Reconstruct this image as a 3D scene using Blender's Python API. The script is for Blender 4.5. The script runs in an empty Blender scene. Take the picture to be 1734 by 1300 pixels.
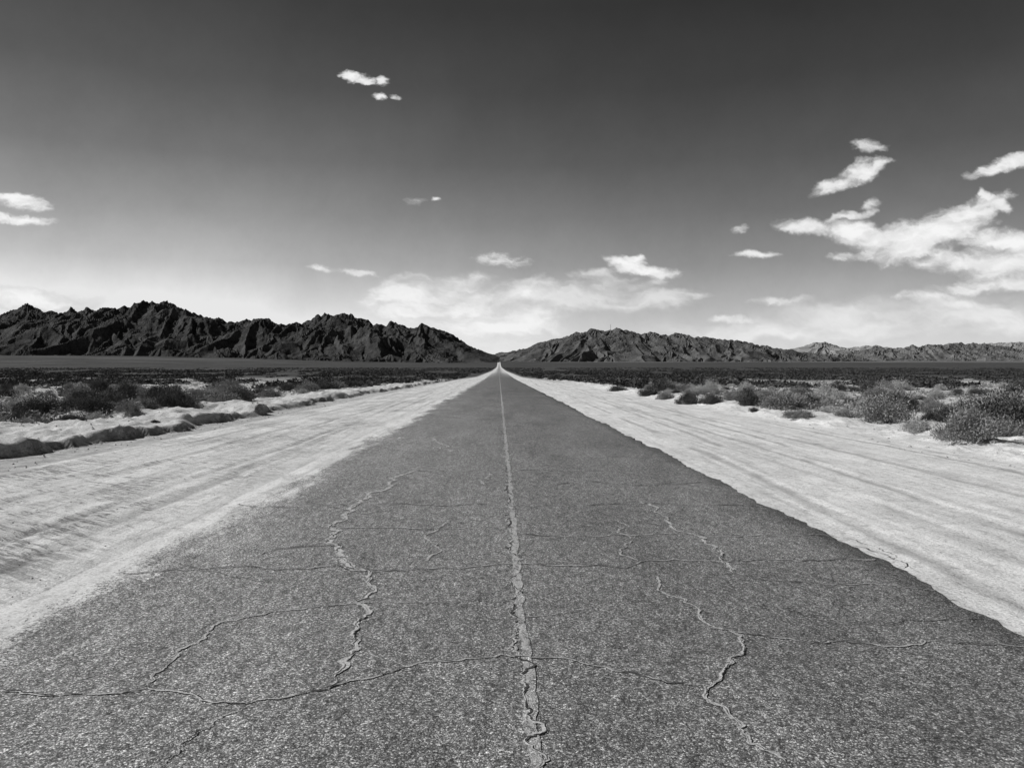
import bpy, math, random
import numpy as np
random.seed(7); rng=np.random.default_rng(7)
sc=bpy.context.scene; col=sc.collection
F=1349.0; VX=845.0; HY=618.0; EYE=1.6

# ---------------------------------------------------------------- noise
def _h(ix,iy,s):
    v=np.sin(ix*127.1+iy*311.7+s*74.7)*43758.5453
    return v-np.floor(v)
def vn(x,y,s=0):
    x=np.asarray(x,float); y=np.asarray(y,float)
    ix=np.floor(x); iy=np.floor(y); fx=x-ix; fy=y-iy
    fx=fx*fx*fx*(fx*(fx*6-15)+10); fy=fy*fy*fy*(fy*(fy*6-15)+10)
    a=_h(ix,iy,s); b=_h(ix+1,iy,s); c=_h(ix,iy+1,s); d=_h(ix+1,iy+1,s)
    return (a*(1-fx)+b*fx)*(1-fy)+(c*(1-fx)+d*fx)*fy
def fbm(x,y,o=4,s=0,g=0.5):
    t=0; a=1; n=0
    for k in range(o):
        t=t+a*vn(x*2**k+k*17.3,y*2**k+k*9.1,s+k); n+=a; a*=g
    return t/n
def rid(x,y,o=4,s=0,g=0.5):
    t=0; a=1; n=0
    for k in range(o):
        t=t+a*(1-np.abs(2*vn(x*2**k+k*11.3,y*2**k+k*5.1,s+k)-1)); n+=a; a*=g
    return t/n
def ss(a,b,x):
    t=np.clip((np.asarray(x,float)-a)/(b-a),0,1); return t*t*(3-2*t)

# ---------------------------------------------------------------- helpers
def tag(o,label=None,cat=None,group=None,kind=None):
    if label: o['label']=label
    if cat: o['category']=cat
    if group: o['group']=group
    if kind: o['kind']=kind
    return o
def mesh_np(name,V,Fc,mat,smooth=False,attrs=None):
    V=np.asarray(V,np.float32); Fc=np.asarray(Fc,np.int32)
    k=Fc.shape[1]; me=bpy.data.meshes.new(name)
    me.vertices.add(len(V)); me.vertices.foreach_set('co',V.ravel())
    me.loops.add(Fc.size); me.loops.foreach_set('vertex_index',Fc.ravel())
    me.polygons.add(len(Fc)); me.polygons.foreach_set('loop_start',np.arange(0,Fc.size,k,dtype=np.int32))
    me.polygons.foreach_set('loop_total',np.full(len(Fc),k,np.int32))
    me.update(calc_edges=True)
    me.polygons.foreach_set('use_smooth',np.full(len(Fc),smooth,bool))
    if attrs:
        for n,a in attrs.items():
            at=me.attributes.new(n,'FLOAT','POINT'); at.data.foreach_set('value',np.asarray(a,np.float32).ravel())
    if mat: me.materials.append(mat)
    me.validate(); return me
def link(name,me,parent=None):
    o=bpy.data.objects.new(name,me); col.objects.link(o)
    if parent: o.parent=parent
    return o
def gridfaces(ny,nx):
    i=np.arange(ny*nx).reshape(ny,nx)
    return np.stack([i[:-1,:-1],i[:-1,1:],i[1:,1:],i[1:,:-1]],-1).reshape(-1,4)

# ---------------------------------------------------------------- node helper
class NT:
    def __init__(s,name):
        s.m=bpy.data.materials.new(name); s.m.use_nodes=True; s.t=s.m.node_tree; s.t.nodes.clear()
        s.out=s.t.nodes.new('ShaderNodeOutputMaterial')
    def n(s,t,**k):
        x=s.t.nodes.new(t)
        for a,b in k.items(): setattr(x,a,b)
        return x
    def set(s,sock,v):
        if hasattr(v,'is_linked') or hasattr(v,'links'): s.t.links.new(v,sock)
        else: sock.default_value=v
    def math(s,op,a,b=0.0,c=None,clamp=False):
        x=s.n('ShaderNodeMath',operation=op,use_clamp=clamp); s.set(x.inputs[0],a); s.set(x.inputs[1],b)
        if c is not None: s.set(x.inputs[2],c)
        return x.outputs[0]
    def pos(s): return s.n('ShaderNodeNewGeometry').outputs['Position']
    def sep(s,v):
        x=s.n('ShaderNodeSeparateXYZ'); s.set(x.inputs[0],v); return x.outputs
    def scl(s,v,sc_):
        x=s.n('ShaderNodeVectorMath',operation='MULTIPLY'); s.set(x.inputs[0],v); x.inputs[1].default_value=sc_; return x.outputs[0]
    def noise(s,v,scale,det=3,rough=0.55,dist=0.0):
        x=s.n('ShaderNodeTexNoise'); s.set(x.inputs['Vector'],v); x.inputs['Scale'].default_value=scale
        x.inputs['Detail'].default_value=det; x.inputs['Roughness'].default_value=rough; x.inputs['Distortion'].default_value=dist
        return x.outputs['Fac']
    def voro(s,v,scale,feature='F1'):
        x=s.n('ShaderNodeTexVoronoi',feature=feature); s.set(x.inputs['Vector'],v); x.inputs['Scale'].default_value=scale
        return x
    def mr(s,v,a,b,c=0.0,d=1.0,smooth=False):
        x=s.n('ShaderNodeMapRange',interpolation_type='SMOOTHSTEP' if smooth else 'LINEAR'); s.set(x.inputs[0],v)
        for i,q in enumerate((a,b,c,d)): s.set(x.inputs[i+1],q)
        return x.outputs[0]
    def mix(s,f,a,b):
        x=s.n('ShaderNodeMix',data_type='FLOAT'); s.set(x.inputs[0],f); s.set(x.inputs[2],a); s.set(x.inputs[3],b); return x.outputs[0]
    def attr(s,n): return s.n('ShaderNodeAttribute',attribute_name=n).outputs['Fac']
    def bump(s,h,st,d,nrm=None):
        x=s.n('ShaderNodeBump'); x.inputs['Strength'].default_value=st; x.inputs['Distance'].default_value=d; s.set(x.inputs['Height'],h)
        if nrm is not None: s.set(x.inputs['Normal'],nrm)
        return x.outputs[0]
    def bsdf(s,c,rough=0.9,nrm=None,spec=0.2):
        b=s.n('ShaderNodeBsdfPrincipled'); s.set(b.inputs['Base Color'],c)
        b.inputs['Roughness'].default_value=rough; b.inputs['Specular IOR Level'].default_value=spec
        if nrm is not None: s.set(b.inputs['Normal'],nrm)
        s.t.links.new(b.outputs[0],s.out.inputs[0]); return b

def sand_nodes(N,p):
    st=N.scl(p,(1.0,0.07,1.0))
    n1=N.noise(st,2.2,5,0.65,0.6)
    n2=N.noise(p,0.9,5,0.62)
    n3=N.noise(p,40,4,0.78)
    n4=N.noise(N.scl(p,(1.0,0.04,1.0)),8.0,4,0.7,0.5)
    n5=N.noise(N.scl(p,(1.0,0.6,1.0)),9.0,6,0.8)
    v=N.voro(p,26).outputs['Distance']
    base=N.mr(n1,0.3,0.7,0.55,0.75)
    base=N.math('MULTIPLY',base,N.mr(n2,0.25,0.75,0.83,1.10))
    base=N.math('MULTIPLY',base,N.mr(n3,0.34,0.55,0.62,1.06))
    base=N.math('MULTIPLY',base,N.mr(n4,0.34,0.5,0.80,1.0))
    base=N.math('MULTIPLY',base,N.mr(n5,0.36,0.5,0.72,1.04))
    h=N.math('ADD',N.math('MULTIPLY',n1,0.15),N.math('MULTIPLY',n3,0.45))
    h=N.math('ADD',h,N.math('MULTIPLY',N.math('ADD',N.math('MULTIPLY',n4,0.6),n5),0.36))
    h=N.math('ADD',h,N.math('MULTIPLY',N.mr(v,0.0,0.35,1.0,0.0),0.16))
    return base,h

N=NT('desert_sand'); p=N.pos(); X=N.sep(p)
base,h=sand_nodes(N,p)
grit_shade=N.attr('grit_shade'); far=N.attr('far'); rough_a=N.attr('rough'); rut=N.attr('rut'); soil=N.attr('soil')
rot=N.n('ShaderNodeVectorRotate',rotation_type='Z_AXIS'); N.set(rot.inputs['Vector'],p); rot.inputs['Angle'].default_value=0.62
rp=rot.outputs[0]
pn=N.noise(N.scl(rp,(0.14,1.0,1.0)),13.0,7,0.82,0.3)
zone=N.noise(N.scl(p,(1.0,0.5,1.0)),0.55,4,0.6)
dk=N.math('MULTIPLY',N.mr(N.math('ADD',pn,N.math('MULTIPLY',N.math('SUBTRACT',zone,0.5),0.6)),0.50,0.60,0.0,1.0),rough_a)
base=N.math('MULTIPLY',base,N.mr(dk,0,1,1.0,0.34))
base=N.math('MULTIPLY',base,N.mr(rut,0,1,1.0,0.60))
# stony darker soil patches among the scrub
so_=N.math('MULTIPLY',soil,N.mr(N.noise(p,1.4,7,0.78),0.46,0.58,0.0,1.0))
base=N.math('MULTIPLY',base,N.mr(so_,0,1,1.0,0.48))
gcol=N.mr(N.noise(p,16,5,0.8),0.32,0.68,0.04,0.30)
base=N.mix(N.math('MULTIPLY',grit_shade,N.mr(N.noise(p,3.5,6,0.8),0.38,0.56,0.20,1.0)),base,gcol)
lv=N.noise(N.scl(p,(0.004,0.012,0.0)),1.0,5,0.6)
fcol=N.mr(lv,0.35,0.7,0.022,0.085)
sp=N.noise(N.scl(p,(0.12,0.04,0.0)),1.0,4,0.7)
fcol=N.math('MULTIPLY',fcol,N.mr(sp,0.35,0.7,0.5,1.6))
base=N.mix(far,base,fcol)
hh=N.math('ADD',h,N.math('MULTIPLY',N.math('MULTIPLY',pn,rough_a),0.7))
N.bsdf(base,0.95,N.bump(hh,0.75,0.028),0.05); M_ground=N.m

def asphalt_nodes(N,p):
    X=N.sep(p)
    v1=N.voro(p,138); cr=N.sep(v1.outputs['Color'])[0]
    v2=N.voro(p,70); cr2=N.sep(v2.outputs['Color'])[1]
    fleck=N.mr(cr,0.62,1.0,0.0,1.0)
    a=N.mr(cr,0.0,0.8,0.06,0.17)
    a=N.math('ADD',a,N.math('MULTIPLY',N.math('POWER',fleck,2.0),0.36))
    a=N.math('ADD',a,N.math('MULTIPLY',N.mr(cr2,0.86,1.0,0.0,1.0),0.15))
    pit=N.noise(p,54,4,0.78)
    a=N.math('MULTIPLY',a,N.mr(pit,0.38,0.60,0.40,1.40))
    mid=N.noise(N.scl(p,(1.0,0.30,1.0)),20,5,0.8)
    a=N.math('MULTIPLY',a,N.mr(mid,0.36,0.62,0.62,1.34))
    big=N.noise(N.scl(p,(1.0,0.22,1.0)),0.9,7,0.72,0.4)
    a=N.math('MULTIPLY',a,N.mr(big,0.32,0.68,0.76,1.26))
    vc=N.voro(N.scl(p,(1.0,0.7,1.0)),1.0,'DISTANCE_TO_EDGE')
    dn=N.noise(p,2.2,6,0.72)
    wv=N.n('ShaderNodeVectorMath',operation='ADD'); N.set(wv.inputs[0],N.scl(p,(0.55,0.62,1.0)))
    cb=N.n('ShaderNodeCombineXYZ'); N.set(cb.inputs[0],N.math('MULTIPLY',dn,0.8)); N.set(cb.inputs[1],N.math('MULTIPLY',dn,-0.8)); N.set(wv.inputs[1],cb.outputs[0])
    N.set(vc.inputs['Vector'],wv.outputs[0])
    thick=N.mr(X[1],4.0,40.0,0.004,0.018)
    hl=N.math('MULTIPLY',N.math('SUBTRACT',1.0,N.math('DIVIDE',vc.outputs['Distance'],thick),clamp=True),N.mr(N.noise(p,0.6,3,0.5),0.44,0.54,0.0,1.0))
    a=N.math('MULTIPLY',a,N.mr(hl,0,1,1.0,0.40))
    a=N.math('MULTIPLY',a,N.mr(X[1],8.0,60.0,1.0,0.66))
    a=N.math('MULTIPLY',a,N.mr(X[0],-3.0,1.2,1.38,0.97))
    h=N.math('ADD',N.math('MULTIPLY',N.mr(v1.outputs['Distance'],0,0.6,1.0,0.0),0.5),N.math('MULTIPLY',pit,1.2))
    h=N.math('SUBTRACT',h,hl)
    return a,h,X
N=NT('worn_asphalt'); p=N.pos(); a,h,X=asphalt_nodes(N,p)
sb,sh=sand_nodes(N,p)
e=N.math('MULTIPLY',X[0],-1.0)
e=N.math('ADD',e,N.math('MULTIPLY',N.math('SUBTRACT',N.noise(N.scl(p,(1.0,0.25,1.0)),1.8,5,0.7),0.5),2.2))
e=N.math('ADD',e,N.math('MULTIPLY',N.math('SUBTRACT',N.noise(p,38,4,0.8),0.5),2.2))
sf=N.mr(e,2.75,2.96,0.0,1.0,True)
er_=N.math('ADD',X[0],N.math('MULTIPLY',N.math('SUBTRACT',N.noise(p,30,4,0.8),0.5),1.5))
sf2=N.mr(er_,3.35,3.6,0.0,0.8)
# blown sand lying over the far stretch, most at its sides
sf3=N.math('MULTIPLY',N.mr(X[1],170.0,420.0,0.0,1.0),N.mr(N.math('ABSOLUTE',X[0]),0.6,2.6,0.25,0.85))
c=N.mix(N.math('MAXIMUM',N.math('MAXIMUM',sf,sf2),sf3),a,sb)
lip=N.mr(N.math('ADD',X[0],N.math('MULTIPLY',N.noise(p,3,4,0.7),0.4)),3.1,3.4,1.0,0.5)
c=N.math('MULTIPLY',c,lip)
N.bsdf(c,0.85,N.bump(N.mix(sf,h,sh),0.75,0.0075),0.25); M_asphalt=N.m
N=NT('worn_line_paint'); p=N.pos(); a,h,X=asphalt_nodes(N,p)
w=N.mr(N.noise(N.scl(p,(1,0.45,1)),26,6,0.8),0.44,0.56,0.0,1.0)
w=N.math('MULTIPLY',w,N.mr(N.noise(p,1.1,3,0.6),0.3,0.5,0.6,1.0))
c=N.mix(w,N.math('MULTIPLY',a,1.35),N.mr(N.noise(p,90,2,0.6),0.3,0.7,0.22,0.55))
N.bsdf(c,0.85,N.bump(h,0.8,0.006),0.2); M_paint=N.m
N=NT('crack_shadow'); p=N.pos(); N.bsdf(N.mr(N.noise(p,40,4,.7),0.35,0.6,0.015,0.09),0.95,None,0.0); M_cd=N.m
N=NT('crack_dust'); p=N.pos(); N.bsdf(N.mr(N.noise(p,70,5,0.8),0.34,0.60,0.17,0.58),0.95,None,0.0); M_cl=N.m

def rock(name,lo,hi,scale=1.0,bumpd=25.0):
    N=NT(name); p=N.pos()
    n=N.noise(N.scl(p,(0.006*scale,)*3),1.0,8,0.7,0.4)
    n2=N.noise(N.scl(p,(0.022*scale,)*3),1.0,7,0.75)
    v=N.mr(N.math('MULTIPLY_ADD',n2,0.5,N.math('MULTIPLY',n,0.5)),0.38,0.62,lo,hi)
    N.bsdf(v,1.0,N.bump(n2,0.8,bumpd),0.0); return N.m
M_rk1=rock('dark_mountain_rock',0.026,0.095,1,19)
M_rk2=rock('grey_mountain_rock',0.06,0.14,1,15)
M_rk3=rock('haze_paled_rock',0.08,0.19,0.7,18)  # rock colour lightened to paint in distance haze
M_rk4=rock('haze_toned_rock',0.20,0.27,0.5,8)  # strongest aerial haze, painted as a lighter rock colour

def leaf(name,lo,hi,s=9):
    N=NT(name); p=N.pos(); N.bsdf(N.mr(N.noise(p,s,3,0.7),0.3,0.7,lo,hi),0.9,None,0.05); return N.m
M_leaf=[leaf('dark_foliage',0.05,0.14),leaf('grey_foliage',0.15,0.35),leaf('pale_foliage',0.32,0.56)]
M_stem=leaf('woody_stem',0.10,0.24)
M_far=leaf('far_scrub',0.025,0.10,0.05)
M_tuft=leaf('dry_tuft',0.08,0.42,0.9)
M_stone=leaf('stone_grey',0.2,0.5)

# ---------------------------------------------------------------- ground height
PY=np.array([-40,0,160,600,2000,3200,4500,6000,9000,14000,30000.])
PZ=np.array([0.3,0,-1.2,-2.9,-4.2,0.0,11,25,52,55,40.])
_fy=np.concatenate([np.arange(-60,400,5),np.geomspace(400,32000,400)])
_fz=np.interp(_fy,PY,PZ)
for _ in range(6): _fz[1:-1]=(_fz[:-2]+2*_fz[1:-1]+_fz[2:])/4
def prof(y): return np.interp(y,_fy,_fz)
RUT=[(3.9,0.012,0),(4.8,0.030,1),(5.9,-0.012,2),(6.9,0.0,5),(-4.0,-0.02,6),(-5.6,0.0,7),(-6.2,-0.015,9)]
def bankx(y): return -9.25+1.7*(fbm(y/9.0,y*0+3,3,5)-0.5)+1.3*(fbm(y/1.6,y*0,5,9,0.72)-0.5)
def rutfn(x,y):
    h=0;m=0
    for x0,sl,k in RUT:
        c=x0+sl*y+0.9*(vn(y/18.0,y*0+k,50+k)-0.5)+0.05*(vn(y/0.7,y*0+k,60+k)-0.5)
        on=ss(.30,.55,fbm(y/5.0,y*0+k*3,3,56+k))*(0.8 if x0<0 else 1.0)
        for off in (-0.1,1.35):
            d=(x-c-off)/0.09
            gq=np.exp(-d*d)*on; h=h-0.013*gq+0.008*on*np.exp(-(np.abs(d)-1.8)**2*3); m=np.maximum(m,gq)
    return h,m
def gz(x,y):
    x=np.asarray(x,float); y=np.asarray(y,float)
    z=prof(y)
    z=z+45*ss(200,2700,-x)*ss(2500,5000,y)
    nf=1-ss(140,260,y)
    bx=bankx(y)
    hb=0.20+0.60*(fbm(y/2.4,x*0+6,5,12,.66)-0.36)
    hb=np.maximum(hb,0.03)*np.interp(y,[0,18,35,60,150],[1.35,1.1,0.75,0.6,0.5])
    wb=0.08+0.45*vn(y/1.1,x*0,14)
    ditch=-0.12*ss(-7.5,-8.4,x)*nf
    up=((hb+0.12)*(0.75*ss(0,1,(bx-x)/wb)+0.25*ss(0,1,(bx-x-0.25)/0.9))-0.10*ss(1.5,5.0,bx-x))*nf
    z=z+ditch+up
    rx=8.9+0.9*(fbm(y/4.0,y*0+8,3,15)-0.5)
    z=z+0.17*ss(0,1.5,x-rx)*nf
    out=ss(3.35,3.7,x)+ss(3.0,3.6,-x)
    z=z-0.03+0.038*ss(2.9,3.5,-x)-0.035*ss(2.7,3.2,x)+0.03*ss(3.6,5.5,x)
    nm=1-ss(150,400,y)
    l1=(fbm(x/1.5,y/2.2,4,21)-0.5)
    offb=np.maximum(ss(-0.3,0.6,bx-x),ss(0,1.0,x-rx))
    z=z+out*nm*(0.03*l1+offb*(0.24*l1+0.24*(fbm(x/0.5,y/0.5,4,31,.6)-0.5)))
    z=z+out*nm*0.024*(fbm(x/0.35,y/0.5,3,41)-0.5)
    h,m=rutfn(x,y)
    z=z+out*nm*(1-offb)*h
    z=z+ss(300,1500,np.abs(x))*4*(fbm(x/900,y/900,3,61)-0.5)
    return z

xs=np.arange(-13,13.001,0.06)
g=[13.0]; st=0.08
while g[-1]<16000: st*=1.09; g.append(g[-1]+st)
g=np.array(g[1:]); xs=np.concatenate([-g[::-1],xs,g])
ys=list(np.arange(-16,2,1.0))+list(np.arange(2,14,0.06))
st=0.07; yv=14.0
while yv<160: ys.append(yv); st=min(st*1.02,yv*0.011); yv+=st
while yv<24000: ys.append(yv); st=max(st,yv*0.022); yv+=st
ys=np.array(ys)
Xg,Yg=np.meshgrid(xs,ys); Zg=gz(Xg,Yg)
bx=bankx(Yg); nf=1-ss(140,260,Yg)
gs=-7.7-0.9*(fbm(Yg/3,Yg*0,4,17)-0.5)
grit_shade=ss(0,0.4,gs-Xg)*(1-ss(0.08,0.30,bx-Xg))*nf
grit_shade=np.clip(grit_shade,0,1)*(0.72+0.28*ss(-0.25,0.0,bx-Xg))*np.interp(Yg,[0,30,70],[1,.85,.7])  # gravel strip, plus the bank face's shade painted dark in the same mask
ax=np.abs(Xg)
sandw=np.interp(Yg,[0,60,120,200,1000,5000,9000],[9.0,9.0,7.5,4.8,4.8,8,8])
scrubn=fbm(Xg/40,Yg/60,3,71)
far=ss(75,220,Yg+60*(scrubn-0.5))*ss(0,1.5,ax-sandw)*0.97
rough=ss(3.0,4.2,-Xg)*(1-ss(7.5,8.2,-Xg))*np.interp(Yg,[0,14,40,80],[1,.9,.45,.2])+0.3*ss(8.6,10,ax)
soil=ss(0.5,3,bx-Xg)+ss(9.8,12,Xg); soil=soil*np.interp(Yg,[0,18,30],[.5,.8,1])
fan=ss(3300,4200,Yg)*ss(300,1500,-Xg); far=far-0.10*fan*ss(0.45,0.6,fbm(Xg/700,Yg/300,3,81))
fr=ss(5000,5700,Yg)*ss(100,800,Xg); far=far-0.18*fr
rm=rutfn(Xg,Yg)[1]*(ax<8.6)*(Yg<150)*(0.4+0.8*fbm(Xg/.3,Yg/.6,3,19))
me=mesh_np('ground',np.stack([Xg,Yg,Zg],-1).reshape(-1,3),gridfaces(len(ys),len(xs)),M_ground,True,{'grit_shade':grit_shade,'far':far,'rough':rough,'rut':rm,'soil':soil})
tag(link('ground',me),'pale sandy desert floor with tyre-marked shoulders, eroded bank and dark scrub plain beyond','ground',kind='structure')

# ---------------------------------------------------------------- road
yr=ys[(ys<8800)]
def redge(y): return 3.2+0.16*(fbm(y/2.6,y*0+2,3,91)-0.5)+0.28*(fbm(y/0.55,y*0+4,5,95,.65)-0.5)*np.where(y<60,1,0)
er=redge(yr); nx=10
cx=np.linspace(0,1,nx)[None,:]
Xr=-3.45+(er[:,None]+3.45)*cx
Yr=np.repeat(yr[:,None],nx,1); Zr=prof(Yr)
Xr=np.concatenate([Xr,er[:,None]+0.02],1); Yr=np.concatenate([Yr,yr[:,None]],1); Zr=np.concatenate([Zr,prof(yr)[:,None]-0.12],1)
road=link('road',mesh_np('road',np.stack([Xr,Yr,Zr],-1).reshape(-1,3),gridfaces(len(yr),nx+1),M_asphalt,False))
tag(road,'straight cracked asphalt two-lane road running to the gap between the mountains','road',kind='structure')
yl=yr[yr>0]; wl=0.028+0.05*(fbm(yl/0.2,yl*0,4,101,.65)-0.5)+0.012*ss(8,40,yl); c0=0.15+0.04*(fbm(yl/1.6,yl*0+1,3,103)-0.5)
wr=0.028+0.05*(fbm(yl/0.2,yl*0+5,4,107,.65)-0.5)+0.012*ss(8,40,yl)
V=np.stack([np.stack([c0-wl,yl,prof(yl)+0.004],-1),np.stack([c0+wr,yl,prof(yl)+0.004],-1)],1).reshape(-1,3)
link('centre_line',mesh_np('centre_line',V,gridfaces(len(yl),2),M_paint),road)

def G(px,py,z=0.0):
    d=(EYE-z)*F/((py-HY)-0.0075*F); return ((px-VX)/F*d,d)
def crack(pts,w,pale,seed,world=False,amp=0.10):
    r=np.random.default_rng(seed)
    P=[np.array(q if world else G(*q)) for q in pts]
    for lvl in range(7):
        Q=[P[0]]
        for a,b in zip(P[:-1],P[1:]):
            L=np.linalg.norm(b-a)
            if L>0.022:
                n=np.array([-(b-a)[1],(b-a)[0]]); Q.append((a+b)/2+n*np.clip(r.normal(0,amp),-.22,.22))
            Q.append(b)
        P=Q
    P=np.array(P); T=np.gradient(P,axis=0); T/=np.linalg.norm(T,axis=1)[:,None]+1e-9
    Nn=np.stack([-T[:,1],T[:,0]],-1)
    n=len(P); i0=np.arange(n); endf=np.clip(np.minimum(i0,n-1-i0)/6.0+0.1,0.1,1)
    # dusty pale filling (lower) with a thin, interrupted dark opening inside it (2 mm higher)
    pk=w*(0.2+0.8*pale)*0.8
    pa=pk*np.clip(2.0*fbm(i0/5.0,np.ones(n)*3,4,seed+9,.7)-0.30,0.30,2)*endf
    pb=pk*np.clip(2.0*fbm(i0/5.0,np.ones(n)*13,4,seed+29,.7)-0.30,0.30,2)*endf
    dv=w*np.clip(2.6*fbm(i0/9.0,np.ones(n)*7,4,seed+19,.6)-0.85,0.12,1)*endf*(0.62 if pale<1 else 0.40)
    sh=Nn*((fbm(i0/12.0,np.zeros(n),3,seed+3)-0.5)*w*1.4)[:,None]
    A=P-Nn*pa[:,None]; B=P+Nn*pb[:,None]
    C=P+sh-Nn*dv[:,None]/2; D=P+sh+Nn*dv[:,None]/2
    zz=prof(P[:,1])
    V=np.concatenate([np.c_[A,zz+0.0055],np.c_[B,zz+0.0055],np.c_[C,zz+0.0075],np.c_[D,zz+0.0075]])
    i=np.arange(n-1)
    f1=np.stack([i,i+1,n+i+1,n+i],-1); f2=np.stack([2*n+i,2*n+i+1,3*n+i+1,3*n+i],-1)
    me=mesh_np('crack',V,np.concatenate([f1,f2]),M_cl); me.materials.append(M_cd)
    me.polygons.foreach_set('material_index',np.r_[np.zeros(n-1,np.int32),np.ones(n-1,np.int32)].astype(np.int32))
    link('crack',me,road)
CR=[
 ([(710,795),(680,805),(650,830),(610,850),(567,885),(555,915),(575,945),(600,962)],.038,1.3),
 ([(600,962),(625,975),(635,1000),(622,1040),(600,1080),(580,1120),(570,1150)],.020,1.3),
 ([(570,1150),(540,1170),(480,1182),(415,1192),(340,1185),(290,1170),(250,1165),(130,1175),(0,1170)],.018,.6),
 ([(420,1195),(360,1225),(310,1255),(270,1300)],.019,.1),
 ([(250,1163),(290,1120),(350,1070),(420,1045),(520,1030),(640,1018)],.010,1.3),
 ([(200,970),(330,965),(470,965),(600,967),(680,965),(760,962),(860,955),(960,957),(1060,962),(1090,950),(1200,950),(1350,950),(1500,948)],.020,.7),
 ([(540,1170),(620,1150),(680,1130),(760,1120),(880,1112),(960,1115),(1010,1128),(1080,1140),(1190,1160)],.013,.7),
 ([(1110,975),(1115,995),(1160,1015),(1185,1035),(1195,1055),(1240,1070),(1260,1100),(1230,1130),(1195,1165),(1200,1190),(1235,1210),(1255,1240),(1270,1260),(1330,1290)],.012,1.5),
 ([(1190,1060),(1300,1078),(1420,1085),(1560,1092),(1734,1095)],.013,.7),
 ([(1090,848),(1115,860),(1135,885),(1180,905),(1210,930),(1240,970)],.022,1.2),
 ([(1240,975),(1340,985),(1450,990),(1600,1000)],.020,.3),
 ([(400,853),(600,856),(800,853),(1000,855),(1110,852),(1300,858)],.030,.3),
 ([(880,905),(960,908),(1050,905),(1200,908),(1400,905)],.026,.4),
 ([(760,880),(735,900),(745,930),(720,950)],.012,1.4),
 ([(440,940),(520,925),(590,925)],.020,.5),
 ([(575,893),(700,895),(800,893)],.020,1.1),
 ([(820,820),(835,805),(852,797)],.026,1.0),
 ([(752,738),(750,752),(762,765)],.04,1.2),
 ([(600,1130),(650,1142),(680,1130)],.010,.8),
 ([(1460,1060),(1530,1050),(1600,1048),(1720,1055)],.013,.3),
 ([(640,795),(760,799),(960,796),(1120,801)],.035,.3),
 ([(700,770),(860,772),(1000,769)],.04,.2),
 ([(930,820),(1000,815),(1080,822),(1190,818)],.03,.3),
 ([(640,1018),(720,1022),(800,1016),(880,1018)],.009,.7),
 ([(880,1045),(980,1035),(1080,1048)],.008,.7),
 ([(1080,950),(1050,930),(1060,905),(1030,880)],.012,1.1),
 ([(1400,905),(1480,925),(1500,948)],.02,.4),
]
for i,(pts,w,pl) in enumerate(CR): crack(pts,w,pl,200+i)
crack([(0.118+0.014*math.sin(y*2.1)+random.uniform(-.014,.014),y) for y in np.arange(2.4,13,0.35)],.024,.5,301,True,.14)
crack([(0.12+random.uniform(-.03,.03),y) for y in np.arange(13,34,0.9)],.035,.5,302,True,.12)

# ---------------------------------------------------------------- mountains: peaks with radiating spurs, gullied by ridged noise
def mrange(label,pts,Yb,Yc,Yk,mat,seed,step=1.2,rows=170,sp_px=15,slope=0.62,foot=110,fineL=95.0,jit=3.0,fa=0.13,iso=0.0):
    r=np.random.default_rng(seed); q=np.array(pts,float)
    px=np.arange(pts[0][0],pts[-1][0]+step,step)
    t=np.linspace(0,1,rows)[:,None]**1.15; az=((px-VX)/F)[None,:]
    Y=Yb+t*(Yk-Yb)+0*az; X=az*Y
    zb=gz(X,Y)-8
    L=fineL
    wx=X+0.75*L*(fbm(X/(3*L),Y/(3*L),4,seed+2)-0.5)*2; wy=Y+0.75*L*(fbm(X/(3*L)+9,Y/(3*L),4,seed+3)-0.5)*2
    H=np.zeros_like(X)
    def cone(cxp,Yp,top_py,hs=1.0,spur=0.9):
        nonlocal H
        xc=(cxp-VX)/F*Yp; base=float(gz(xc,Yp)); h=(EYE+(HY-top_py)/F*Yp-base)*hs
        if h<6: return
        sl=slope*r.uniform(.85,1.15); R=h/sl*1.25
        m=(np.abs(wx-xc)<R)&(np.abs(wy-Yp)<R)
        if not m.any(): return
        dx=wx[m]-xc; dy=wy[m]-Yp; d=np.hypot(dx,dy); an=np.arctan2(dx,-dy)
        ph=r.uniform(0,50)
        n1=vn(an*1.7+ph,d/(R*.9),seed+7); rg=1-np.abs(2*n1-1)
        n2=vn(an*5.0+ph,d/(R*.5),seed+8); rg2=1-np.abs(2*n2-1)
        v=h*(1-(d/R)*(0.85+spur*(1-rg)+0.32*(1-rg2)))
        H[m]=np.maximum(H[m],v)
    x=pts[0][0]
    while x<pts[-1][0]:
        py=np.interp(x,q[:,0],q[:,1])
        cone(x,Yc+r.uniform(-.16,.16)*(Yc-Yb),py+r.uniform(-0.5,jit)); x+=sp_px*r.uniform(.6,1.4)
    for _ in range(foot):
        x=r.uniform(pts[0][0],pts[-1][0]); f=r.uniform(0.12,0.85); py=np.interp(x,q[:,0],q[:,1])
        cone(x,Yb+f*(Yc-Yb),py,(f**1.1)*r.uniform(.45,.95),1.1)
    hn=np.clip(H/(H.max()*.5),0,1)
    g1=rid(wx/(L*1.9),wy/(L*3.0),3,seed+4,.5); g2=rid(wx/L*1.8,wy/L*1.4,4,seed+5,.55)
    H=H*(1-fa*2.0*(1-g1))-fa*45*hn*(1-g2)*(L/95.0)
    H=H+fa*45*hn+iso*hn*(fbm(X/60,Y/60,4,seed+9,.6)-0.5)
    Z=zb+np.maximum(H,0)+6*ss(0,0.15,t)
    Z[0]=zb[0]-30; Z[-1]=zb[-1]-60
    me=mesh_np('mountain_range',np.stack([X,Y,Z],-1).reshape(-1,3),gridfaces(rows,len(px)),mat,False)
    return tag(link('mountain_range',me),label,'mountains',kind='structure')
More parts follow.
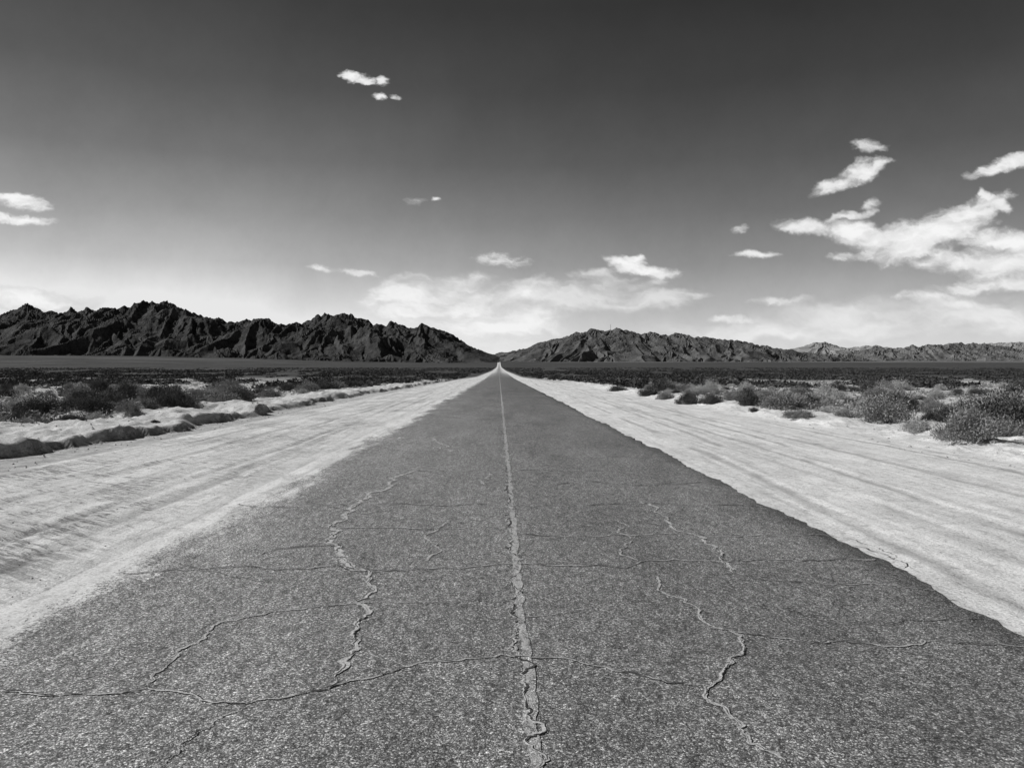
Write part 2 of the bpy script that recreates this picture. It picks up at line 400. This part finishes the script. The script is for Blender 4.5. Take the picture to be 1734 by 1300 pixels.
left=[(-60,522),(0,520),(40,509),(75,524),(110,518),(150,515),(185,512),(225,506),(270,500),(300,508),(330,524),(370,531),(400,541),(430,530),(470,540),(500,536),(540,530),(580,523),(610,528),(640,539),(660,535),(690,548),(720,545),(750,562),(775,580),(800,594),(825,604),(845,611)]
mrange('near-black jagged mountain range filling the left horizon',left,4700,5900,7300,M_rk1,400,foot=130,sp_px=13,jit=2.5,fa=.12,iso=45)
right=[(815,612),(850,604),(880,592),(910,581),(950,566),(990,556),(1040,551),(1070,558),(1110,560),(1150,563),(1200,568),(1260,575),(1300,582),(1340,590),(1380,599),(1450,606),(1500,612)]
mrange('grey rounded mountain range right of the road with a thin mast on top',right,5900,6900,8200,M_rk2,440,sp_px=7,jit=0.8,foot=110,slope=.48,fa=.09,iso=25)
r3=[(1330,604),(1370,594),(1410,597),(1450,593),(1490,583),(1520,587),(1560,580),(1600,579),(1640,575),(1690,582),(1734,591),(1800,596)]
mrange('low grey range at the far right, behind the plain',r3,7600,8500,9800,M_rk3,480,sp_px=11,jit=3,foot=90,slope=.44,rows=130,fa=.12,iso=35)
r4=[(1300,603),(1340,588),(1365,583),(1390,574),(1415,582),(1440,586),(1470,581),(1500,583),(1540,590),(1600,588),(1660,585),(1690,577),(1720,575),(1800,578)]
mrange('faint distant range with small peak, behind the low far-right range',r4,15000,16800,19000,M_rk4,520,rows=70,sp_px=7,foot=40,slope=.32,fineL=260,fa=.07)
def bar(V,Fs,a,b,r):
    a=np.array(a,float); b=np.array(b,float); d=b-a; d/=np.linalg.norm(d)
    u=np.cross(d,[0.3,1,0.1]); u/=np.linalg.norm(u); v=np.cross(d,u); k=len(V)
    for q in (a,b):
        for s in range(4):
            an=math.pi/2*s+math.pi/4; V.append(tuple(q+r*(math.cos(an)*u+math.sin(an)*v)))
    for s in range(4): Fs.append((k+s,k+(s+1)%4,k+4+(s+1)%4,k+4+s))
    Fs.append((k+3,k+2,k+1,k)); Fs.append((k+4,k+5,k+6,k+7))
V=[];Fs=[]
for s in range(3):
    an=s*2.094; bar(V,Fs,(2.2*math.cos(an),2.2*math.sin(an),-40),(0.6*math.cos(an),0.6*math.sin(an),40),0.6)
for k in range(8):
    zz=k*4.6
    r=1.6-1.0*k/8
    for s in range(3):
        a1=s*2.094; a2=(s+1)*2.094; bar(V,Fs,(r*math.cos(a1),r*math.sin(a1),zz),(r*math.cos(a2),r*math.sin(a2),zz+3.5),0.25)
mo=link('radio_mast',mesh_np('radio_mast',V,Fs,M_cd)); mo.location=((1034-VX)/F*6900,6900,EYE+(HY-557)/F*6900)
tag(mo,'tiny thin lattice mast on the summit of the grey right-hand range','mast')

# ---------------------------------------------------------------- bushes
def bush_foliage(seed,n=9000,up=0.7,clumps=60):
    r=np.random.default_rng(seed)
    d=r.normal(size=(clumps,3)); d[:,2]=np.abs(d[:,2]); d/=np.linalg.norm(d,axis=1)[:,None]
    rad=r.uniform(0.35,0.86,clumps)[:,None]; C=d*rad; C[:,2]*=up; C[:,2]+=0.04
    C[:,0]*=r.uniform(0.85,1.15)
    k=r.integers(0,clumps,n); sp=r.uniform(0.07,0.16,clumps)[k][:,None]
    c=C[k]+r.normal(size=(n,3))*sp; c[:,2]=np.abs(c[:,2])
    a=c/np.linalg.norm(c,axis=1)[:,None]*0.6+r.normal(size=(n,3))*0.55; a[:,2]=np.abs(a[:,2])+0.2; a/=np.linalg.norm(a,axis=1)[:,None]
    b=r.normal(size=(n,3)); b/=np.linalg.norm(b,axis=1)[:,None]
    L=r.uniform(0.03,0.07,n)[:,None]; W=0.021+0*L
    V=np.stack([c-b*W,c+b*W,c+a*L],1).reshape(-1,3)
    return V,np.arange(3*n).reshape(-1,3),C
def bush_stems(seed,C,extra=26):
    r=np.random.default_rng(seed+1); V=[];Fs=[]
    tips=list(C)+[np.array([math.cos(t)*q,math.sin(t)*q,h]) for t,q,h in zip(r.uniform(0,6.28,extra),r.uniform(0.3,0.85,extra),r.uniform(0.3,0.75,extra))]
    for tp in tips:
        b=np.array([r.normal(0,.07),r.normal(0,.07),-0.03]); m=(b+tp)/2+np.array([0,0,.08])+r.normal(0,.04,3)
        for (p0,p1,w0,w1) in ((b,m,.012,.008),(m,tp,.008,.003)):
            s=r.normal(size=3); s/=np.linalg.norm(s); k=len(V)
            V+= [p0-s*w0,p0+s*w0,p1+s*w1,p1-s*w1]; Fs.append((k,k+1,k+2,k+3))
    return np.array(V),np.array(Fs)
PROT=[]
for s in range(5):
    V,Fc,C=bush_foliage(600+s,up=[0.72,0.6,0.82,0.66,0.75][s],clumps=[60,85,48,55,38][s])
    sv,sf_=bush_stems(600+s,C); sm=mesh_np('stems',sv,sf_,M_stem)
    PROT.append((sm,[mesh_np('foliage',V,Fc,M_leaf[t]) for t in range(3)]))
protos={}
def bush(x,y,w,h,tone,label,group=None,parts=True,k=None,cat='bush'):
    k=random.randrange(5) if k is None else k
    sm,fm=PROT[k]; z=float(gz(x,y))-0.03
    if parts:
        key=(k,tone)
        if key not in protos:
            root=bpy.data.objects.new('desert_bush',None); col.objects.link(root)
            link('stems',sm,root); link('foliage',fm[tone],root); protos[key]=root
        else:
            src=protos[key]; root=src.copy(); col.objects.link(root)
            for ch in list(src.children):
                c=ch.copy(); col.objects.link(c); c.parent=root
        root.empty_display_size=0.2
    else:
        root=bpy.data.objects.new('desert_bush',fm[tone]); col.objects.link(root)
    root.location=(x,y,z); root.rotation_euler=(0,0,random.uniform(0,6.28))
    root.scale=(w/2.1,w/2.1,h/0.92)
    if 'group' in root: del root['group']
    tag(root,label,cat,group); return root
def atpx(px,py):
    d=30.0
    for _ in range(25):
        x=(px-VX)/F*d; z=float(gz(x,d)); dn=(EYE-z)*F/(py-HY); d=0.5*d+0.5*dn
    return (px-VX)/F*d,d
BL=[
 (70,703,85,38,0,'broad dark bush left of the road, second from the left edge, just beyond the bank'),
 (152,693,75,32,0,'wide dark bush touching the broad one beyond the left bank'),
 (212,681,48,34,0,'taller near-black upright bush among the scrub beyond the left bank'),
 (252,686,40,17,1,'small grey bush right beside the taller near-black bush on the left'),
 (296,674,44,16,1,'low grey bush in open sand, middle of the left scrub'),
 (338,670,44,15,1,'low grey mound bush right of the open sand on the left'),
 (440,670,34,17,0,'small dark round bush close to the left bank edge, half way to the gap'),
 (486,664,28,14,0,'small round dark bush next one farther along the left bank edge'),
 (545,661,62,21,0,'long dark bush clump hugging the bank near the left shoulder'),
 (602,655,34,12,0,'farthest dark bush one can tell apart along the left bank'),
 (12,672,40,16,0,'dark bush cut by the left edge of the photo'),
 (392,668,50,13,1,'flat wide grey bush left of the small dark round one'),
 (112,717,20,7,0,'tiny dark tuft alone on the bare left bank top'),
 (262,717,18,6,0,'second tiny dark tuft on the bare left bank top, farther along'),
 (1270,684,46,34,0,'tall dark bush in front of the plain, left of the widest right-hand bush'),
 (1326,691,80,36,1,'wide round fluffy grey bush at mid right beside the sand shoulder'),
 (1206,684,44,21,0,'dark low bush on the right, just left of the tall dark one'),
 (1166,684,46,22,0,'dark bush pair-mate farther left along the right verge'),
 (1352,707,54,19,1,'small low bush in front of the wide fluffy one on the right'),
 (1432,706,60,20,2,'pale low bush mid right between the wide grey and tall grey bushes'),
 (1502,716,96,50,1,'large tall bush at right, its crown rising above all its neighbours'),
 (1552,729,54,28,2,'pale rounded bush at right between the two largest bushes'),
 (1640,746,112,52,1,'largest nearest bush at the right, low beside the sandy verge'),
 (1704,738,66,40,1,'bush behind and right of the largest one, at the right edge'),
 (1100,670,42,19,0,'dark bush near the right shoulder, where the scrub begins to merge'),
 (1127,675,34,16,1,'grey bush just right of where the right scrub merges'),
 (1046,662,32,12,0,'farthest separate bush along the right shoulder'),
 (1277,696,22,8,0,'tiny dark tuft on bare sand below the tall dark bush at right'),
 (1395,694,44,22,1,'grey bush immediately right of the wide fluffy one'),
 (1592,706,54,21,2,'pale bush behind the two largest bushes on the right'),
 (1722,706,46,24,0,'dark bush high at the right edge, behind the nearest ones'),
 (1465,700,40,18,2,'small pale bush touching the left of the large tall one'),
]
placed=[]
for i,(px,py,w,h,t,lab) in enumerate(BL):
    x,d=atpx(px,py); placed.append((x,d,w/F*d/2))
    bush(x,d,w/F*d*1.15,h/F*d*1.10,t,lab,k=i%5)
cnt={-1:0,1:0}; tries=0
while min(cnt.values())<134 and tries<40000:
    tries+=1
    s=random.choice((-1,1))
    if cnt[s]>=134: continue
    d=math.exp(random.uniform(math.log(21),math.log(74)))
    lim=0.66*d
    lo=11.4 if s<0 else 11.0
    if lim<lo+0.5: continue
    x=s*random.uniform(lo,lim)
    if s>0 and d<24 and x<12.5: continue
    w=random.choice((0.6,0.75,0.95,1.2,1.5,2.0))*random.uniform(.85,1.2)
    if s<0 and d<25: w*=0.45
    if any((x-a)**2+(d-b)**2<(r+w/2)**2*0.75 for a,b,r in placed): continue
    placed.append((x,d,w/2)); cnt[s]+=1
    t=random.choices((0,1,2),(5,5,2) if s<0 else (4,5,4))[0]
    if s<0: lab,grp='one of the scattered smaller bushes filling the scrub beyond the left bank','scattered bushes beyond the left bank'
    else: lab,grp='one of the scattered smaller bushes filling the scrub beyond the right shoulder','scattered bushes beyond the right shoulder'
    bush(x,d,w,w*random.uniform(.38,.54),t,lab,grp,parts=d<45)

def tufts(x,d,R,H,m,spread):
    n=len(x); z=gz(x,d)
    dirs=rng.normal(size=(n,m,3)); dirs/=np.linalg.norm(dirs,axis=2)[...,None]; dirs[...,2]=np.abs(dirs[...,2])
    c=dirs*rng.uniform(.3,1,(n,m,1)); c[...,0]*=R[:,None]; c[...,1]*=R[:,None]; c[...,2]*=H[:,None]
    c[...,0]+=x[:,None]; c[...,1]+=d[:,None]; c[...,2]+=z[:,None]
    a=rng.normal(size=(n,m,3,3))*spread*R[:,None,None,None]
    return (c[:,:,None,:]+a).reshape(-1,3)
n=15000
d=np.exp(rng.uniform(math.log(20),math.log(130),n)); x=rng.uniform(-1,1,n)*(0.70*d+3)
keep=(np.abs(x)>np.where(x<0,11.2,10.8)+0.8*fbm(d/3,d*0,2,5)); x=x[keep]; d=d[keep]
keep=fbm(x/3,d/5,3,76)>0.43; x=x[keep]; d=d[keep]; n=len(x)
R=rng.uniform(0.08,0.34,n); V=tufts(x,d,R,R*rng.uniform(.6,1.0,n),42,0.13)
tag(link('dry_tufts',mesh_np('dry_tufts',V,np.arange(len(V)).reshape(-1,3),M_tuft)),'low pale dry tufts sprinkled over the sand between the bushes','dry grass',kind='stuff')
n=36000
d=np.exp(rng.uniform(math.log(66),math.log(1500),n)); x=rng.uniform(-1,1,n)*(0.70*d+8)
keep=np.abs(x)>np.interp(d,[70,120,200,1500],[12,10,7.5,7]); d=d[keep]; x=x[keep]
cl=fbm(x/(4+d*0.03),d/(7+d*0.06),3,77); keep=cl>np.interp(d,[66,110,260],[.56,.43,.36]); d=d[keep]; x=x[keep]; n=len(d)
R=rng.uniform(0.3,0.8,n)*(1+d/1200); V=tufts(x,d,R,R*rng.uniform(.4,.72,n),26,0.20)
tag(link('scrub',mesh_np('scrub',V,np.arange(len(V)).reshape(-1,3),M_far)),'dark mass of far scrub covering the plain towards the mountains','scrub',kind='stuff')
n=8000
yy=np.exp(rng.uniform(math.log(3.0),math.log(45),n)); sd=rng.uniform(0,1,n)
xx=np.where(sd<.40,rng.uniform(-9.5,-3.0,n),np.where(sd<.6,rng.uniform(3.3,9,n),np.where(sd<.8,rng.uniform(9,13,n),rng.uniform(-13,-8.3,n))))
rr=0.003+0.016*rng.power(0.35,n)*np.where(np.abs(xx)>8.3,2.4,0.7)
oc=np.array([(1,0,0),(-1,0,0),(0,1,0),(0,-1,0),(0,0,.7),(0,0,-.7)],float)
of=np.array([(0,2,4),(2,1,4),(1,3,4),(3,0,4),(2,0,5),(1,2,5),(3,1,5),(0,3,5)])
V=(oc[None]*rr[:,None,None]*rng.uniform(.6,1.3,(n,6,1))+np.stack([xx,yy,gz(xx,yy)+rr*0.1],-1)[:,None,:]).reshape(-1,3)
Fc=(of[None]+6*np.arange(n)[:,None,None]).reshape(-1,3)
tag(link('gravel',mesh_np('gravel',V,Fc,M_stone)),'loose gravel and small stones strewn over the sandy shoulders and banks','gravel',kind='stuff')

# ---------------------------------------------------------------- clouds
def cloudmat(name,lo,hi):
    N=NT(name); de=N.attr('dens'); br=N.attr('lit')
    e=N.n('ShaderNodeEmission'); N.set(e.inputs[0],N.mr(br,0,1,lo,hi)); e.inputs[1].default_value=1.0
    t=N.n('ShaderNodeBsdfTransparent'); mx=N.n('ShaderNodeMixShader'); N.set(mx.inputs[0],de)
    N.t.links.new(t.outputs[0],mx.inputs[1]); N.t.links.new(e.outputs[0],mx.inputs[2]); N.t.links.new(mx.outputs[0],N.out.inputs[0]); return N.m
M_cloud=cloudmat('glowing_cloud',0.52,0.92)  # clouds emit their own light, standing in for sunlight on them
def cloud(label,lobes,seed,opac=1.0,D=26000,nz=1.5,sc_=26.0,step=1.5,ystr=2.2,thr=0.0,tilt=0.0,soft=1.25):
    L=np.array([l[:4] for l in lobes],float)
    A=[(l[4] if len(l)>4 else 0.0) for l in lobes]
    x0=(L[:,0]-L[:,2]*1.6).min(); x1=(L[:,0]+L[:,2]*1.6).max(); y0=(L[:,1]-L[:,3]*2.1-L[:,2]*.35).min(); y1=(L[:,1]+L[:,3]*2.1+L[:,2]*.35).max()
    gx=np.arange(x0,x1,step); gy=np.arange(y0,y1,step); PX,PYg=np.meshgrid(gx,gy)
    wX=PX+(fbm(PX/sc_,PYg/sc_*1.3,5,seed+70,.6)-0.5)*sc_*0.9; wY=PYg+(fbm(PX/sc_+7,PYg/sc_*1.3,5,seed+80,.6)-0.5)*sc_*0.5
    env=np.full(PX.shape,-9.0)
    for (cx_,cy_,rx_,ry_),an in zip(L,A):
        ca,sa=math.cos(math.radians(an)),math.sin(math.radians(an))
        dx=wX-cx_; dy=wY-cy_; u=(dx*ca-dy*sa)/rx_; v=(dx*sa+dy*ca)/ry_
        env=np.maximum(env,1-(u*u+v*v))
    ca,sa=math.cos(math.radians(tilt)),math.sin(math.radians(tilt))
    U=wX*ca-wY*sa; W=wX*sa+wY*ca
    n=fbm(U/sc_+seed,W/sc_*ystr+seed*1.7,6,seed,0.6)
    q=env+(n-0.5)*2*nz-thr
    dens=ss(-0.2,soft,q)*ss(-1.4,-0.1,env)*opac
    n2=fbm(U/sc_*1.5+seed+5,W/sc_*ystr*1.5,5,seed+50,0.6)
    lit=np.clip(0.25+0.7*ss(0,1.3,q)+0.8*(n2-0.5),0,1)
    f=gridfaces(*PX.shape); dm=dens.ravel()[f].max(1); f=f[dm>0.02]
    if len(f)==0: return
    Dp=D-dens*350
    V=np.stack([(PX-VX)/F*Dp,Dp,EYE+(HY-PYg)/F*Dp],-1).reshape(-1,3)
    us=np.unique(f); mp=np.full(len(V),-1); mp[us]=np.arange(len(us))
    me=mesh_np('cloud',V[us],mp[f],M_cloud,True,{'dens':dens.ravel()[us],'lit':lit.ravel()[us]})
    tag(link('cloud',me),label,'cloud')
cloud('largest white cloud, spreading like a torn wing across the right sky',[(1385,386,66,16,-10),(1450,398,70,28,-10),(1540,412,95,40,5),(1605,387,95,36,14),(1655,358,62,26,25),(1692,347,28,14,-30),(1672,330,15,10,-50),(1700,404,105,22,0),(1440,368,46,8,12)],3,1.0,D=21000,nz=0.8,sc_=46,tilt=12,soft=0.75,ystr=2.6)
cloud('bright slanting cloud above the left end of the largest right-hand cloud',[(1412,312,46,15,22),(1455,292,50,20,20),(1492,276,26,12,20)],5,1.0,D=21000,nz=0.75,sc_=34,tilt=20,soft=0.8,ystr=2.6)
cloud('small faint puff just above the bright slanting cloud',[(1470,247,32,13,-8)],7,0.8,D=21000,nz=0.8,sc_=24)
cloud('white cloud running off the upper right edge',[(1690,285,56,12,14),(1725,274,50,14,8)],9,1.0,D=21000,nz=0.8,sc_=34,tilt=10,soft=0.8,ystr=2.6)
cloud('soft cloud sheet under the largest cloud at the right edge',[(1650,447,110,20,-2),(1705,442,95,34,5)],11,0.95,D=24000,nz=0.8,sc_=50,soft=0.9,ystr=2.6)
cloud('thin flat cloud lower down at the right edge',[(1665,488,90,15,3),(1725,482,70,18,0)],13,0.85,D=25000,nz=0.8,sc_=44,soft=1.0,ystr=3)
cloud('tiny tilted cloudlet between the slanting and the largest cloud',[(1474,346,21,10,20)],15,0.9,D=21000,nz=0.6,sc_=18)
cloud('small flat isolated cloud left of the largest right-hand cloud',[(1282,430,44,7,0)],17,1.0,D=24000,nz=0.5,sc_=24,soft=0.9)
cloud('tiny wisp above the small flat isolated cloud',[(1253,387,16,8,15)],19,0.8,D=22000,nz=0.7,sc_=14)
cloud('faint low puff beneath the tip of the largest cloud',[(1425,435,30,9,0)],21,0.65,D=24000,nz=0.8,sc_=20)
cloud('bright flat-based cloud above the left end of the right-hand mountains',[(1062,449,42,17,-12),(1100,460,48,12,-8),(1070,438,22,8,0)],23,1.0,D=25000,nz=0.65,sc_=28,soft=0.75)
cloud('thin veil just left of the bright flat-based cloud',[(1008,464,44,11,0)],25,0.6,D=26000,nz=0.8,sc_=30)
cloud('small streaky cloud high above the road end',[(848,441,54,12,-5)],27,0.65,D=26000,nz=1.1,sc_=30,ystr=3.5)
cloud('wide hazy white cloud bank above the gap, from the left range to the road',[(710,502,120,34,4),(760,486,80,22,5),(820,514,130,40,0),(690,524,100,34,0),(880,534,110,32,0),(800,550,170,42,0)],29,0.9,D=29000,nz=0.85,sc_=75,ystr=4,step=2,soft=1.2)
cloud('small soft cloud patch just above the right end of the hazy bank over the gap',[(900,478,60,12,0)],67,0.6,D=29500,nz=0.9,sc_=40)
cloud('long veil of thin cloud between the gap and the right range',[(1000,490,130,24,2),(1080,508,130,24,0),(950,506,100,22,0)],31,0.6,D=28500,nz=0.9,sc_=70,ystr=3.5,step=2,soft=1.2)
cloud('tiny thin dash of cloud above the left range, left one',[(543,454,24,6,-8)],33,0.8,D=26000,nz=0.6,sc_=18)
cloud('tiny thin dash of cloud above the left range, right one',[(603,462,42,6,-8)],35,0.65,D=26000,nz=0.8,sc_=24)
cloud('brightest and largest puff of the small group high in the left centre sky',[(596,130,25,10,-15),(618,136,19,9,-10)],37,1.0,D=18000,nz=0.8,sc_=16,step=1,soft=0.8)
cloud('second puff of the small high group, right of the brightest',[(648,138,15,8,0)],39,0.9,D=18000,nz=0.8,sc_=14,step=1,soft=0.9)
cloud('lower small puff of the high group',[(643,163,13,7,-10)],41,0.95,D=18000,nz=0.7,sc_=12,step=1,soft=0.9)
cloud('lower right tiny puff of the high group',[(669,165,11,5,-10)],43,0.9,D=18000,nz=0.7,sc_=12,step=1)
cloud('upper of two bright clouds at the left edge',[(30,340,64,15,-8)],45,1.0,D=22000,nz=0.8,sc_=34,soft=0.9,ystr=3)
cloud('lower of two bright clouds at the left edge',[(30,372,66,12,-4)],47,1.0,D=22000,nz=0.8,sc_=34,soft=0.9,ystr=3)
cloud('flat white cloud resting behind the far left mountain tops',[(30,500,130,22,-5),(100,512,80,16,0)],49,1.0,D=27000,nz=0.6,sc_=60,soft=0.8)
cloud('tiny speck of cloud in the centre of the sky',[(738,337,11,4,0)],51,0.85,D=22000,nz=0.5,sc_=10,step=1)
cloud('faint wisp left of the speck in the centre of the sky',[(703,341,20,8,0)],53,0.35,D=22000,nz=0.8,sc_=14)
cloud('thin streak above the middle of the right range',[(1245,541,56,8,0)],55,0.7,D=29000,nz=0.7,sc_=34)
cloud('pale streak over the distant peak at the right',[(1335,508,62,9,0)],57,0.65,D=29000,nz=0.8,sc_=36)
cloud('longer pale streak at the far right above the low range',[(1560,506,90,14,-3),(1630,516,80,10,0)],59,0.7,D=29000,nz=0.9,sc_=44)
cloud('broad haze-like cloud bank lying over the right mountains',[(1450,550,250,40,0),(1620,543,260,46,0),(1280,560,190,26,0)],61,0.7,D=31000,nz=0.7,sc_=110,step=2.5,ystr=4,soft=1.2)
cloud('small dim streak over the right range near its summit',[(1185,500,28,6,0)],63,0.45,D=28000,nz=0.7,sc_=20)
cloud('faint fleck of cloud under the bright flat-based cloud',[(1112,478,20,5,0)],65,0.45,D=28000,nz=0.6,sc_=16)

# ---------------------------------------------------------------- light, world, camera
SD=np.array([-0.95,0.16,0.0]); SD/=np.linalg.norm(SD); EL=math.radians(38)
to=np.array([SD[0]*math.cos(EL),SD[1]*math.cos(EL),math.sin(EL)])
sl=bpy.data.lights.new('sun','SUN'); sl.energy=5.0; sl.angle=math.radians(0.5); sl.color=(1,0.995,0.985)
so=bpy.data.objects.new('sun',sl); col.objects.link(so)
from mathutils import Vector
so.rotation_euler=Vector(to).to_track_quat('Z','Y').to_euler()
w=bpy.data.worlds.new('World'); sc.world=w; w.use_nodes=True; t=w.node_tree; t.nodes.clear()
def wn(k,**a):
    x=t.nodes.new(k)
    for q,b in a.items(): setattr(x,q,b)
    return x
out=wn('ShaderNodeOutputWorld'); bg=wn('ShaderNodeBackground')
sky=wn('ShaderNodeTexSky',sky_type='NISHITA',sun_disc=False); sky.sun_elevation=EL; sky.sun_rotation=math.atan2(to[0],to[1])
sepc=wn('ShaderNodeSeparateColor'); t.links.new(sky.outputs[0],sepc.inputs[0])
tc=wn('ShaderNodeTexCoord'); sx=wn('ShaderNodeSeparateXYZ'); t.links.new(tc.outputs['Generated'],sx.inputs[0])
asn=wn('ShaderNodeMath',operation='ARCSINE'); t.links.new(sx.outputs[2],asn.inputs[0])
mr=wn('ShaderNodeMapRange'); mr.inputs[1].default_value=0; mr.inputs[2].default_value=math.radians(40); t.links.new(asn.outputs[0],mr.inputs[0])
cr=wn('ShaderNodeValToRGB'); t.links.new(mr.outputs[0],cr.inputs[0])
els=[(0.0,.76),(0.04,.70),(0.10,.49),(0.175,.29),(0.26,.175),(0.35,.10),(0.47,.054),(0.60,.030),(0.75,.022),(1.0,.02)]
e=cr.color_ramp.elements; e[0].position=0; e[1].position=1
for k,(p_,v_) in enumerate(els):
    q=e[0] if k==0 else (e[-1] if k==len(els)-1 else e.new(p_)); q.color=(v_,v_,v_,1)
az=wn('ShaderNodeMapRange',interpolation_type='SMOOTHSTEP'); t.links.new(sx.outputs[0],az.inputs[0]); az.inputs[1].default_value=-0.60; az.inputs[2].default_value=0.25; az.inputs[3].default_value=1.85; az.inputs[4].default_value=0.9
mu=wn('ShaderNodeMath',operation='MULTIPLY'); t.links.new(cr.outputs[0],mu.inputs[0]); t.links.new(az.outputs[0],mu.inputs[1])
wn1=wn('ShaderNodeTexNoise'); wn1.inputs['Scale'].default_value=5.0; wn1.inputs['Detail'].default_value=8; wn1.inputs['Roughness'].default_value=0.7
t.links.new(tc.outputs['Generated'],wn1.inputs['Vector'])
wm=wn('ShaderNodeMapRange'); t.links.new(wn1.outputs['Fac'],wm.inputs[0]); wm.inputs[1].default_value=.3; wm.inputs[2].default_value=.7; wm.inputs[3].default_value=.90; wm.inputs[4].default_value=1.12
mu2=wn('ShaderNodeMath',operation='MULTIPLY'); t.links.new(mu.outputs[0],mu2.inputs[0]); t.links.new(wm.outputs[0],mu2.inputs[1])
mn=wn('ShaderNodeMath',operation='MINIMUM'); t.links.new(mu2.outputs[0],mn.inputs[0]); mn.inputs[1].default_value=0.78
ma=wn('ShaderNodeMath',operation='MULTIPLY_ADD'); t.links.new(sepc.outputs[0],ma.inputs[0]); ma.inputs[1].default_value=0.004; t.links.new(mn.outputs[0],ma.inputs[2])
t.links.new(ma.outputs[0],bg.inputs[0]); bg.inputs[1].default_value=1.0; t.links.new(bg.outputs[0],out.inputs[0])

cd=bpy.data.cameras.new('camera'); cam=bpy.data.objects.new('camera',cd); col.objects.link(cam)
cd.sensor_width=36; cd.lens=36*F/1734; cd.shift_x=22/1734; cd.shift_y=-32/1734; cd.clip_start=0.1; cd.clip_end=60000
cam.location=(0,0,EYE); cam.rotation_euler=(math.radians(90),0,0); sc.camera=cam
sc.view_settings.view_transform='Standard'; sc.view_settings.look='None'; sc.view_settings.exposure=0
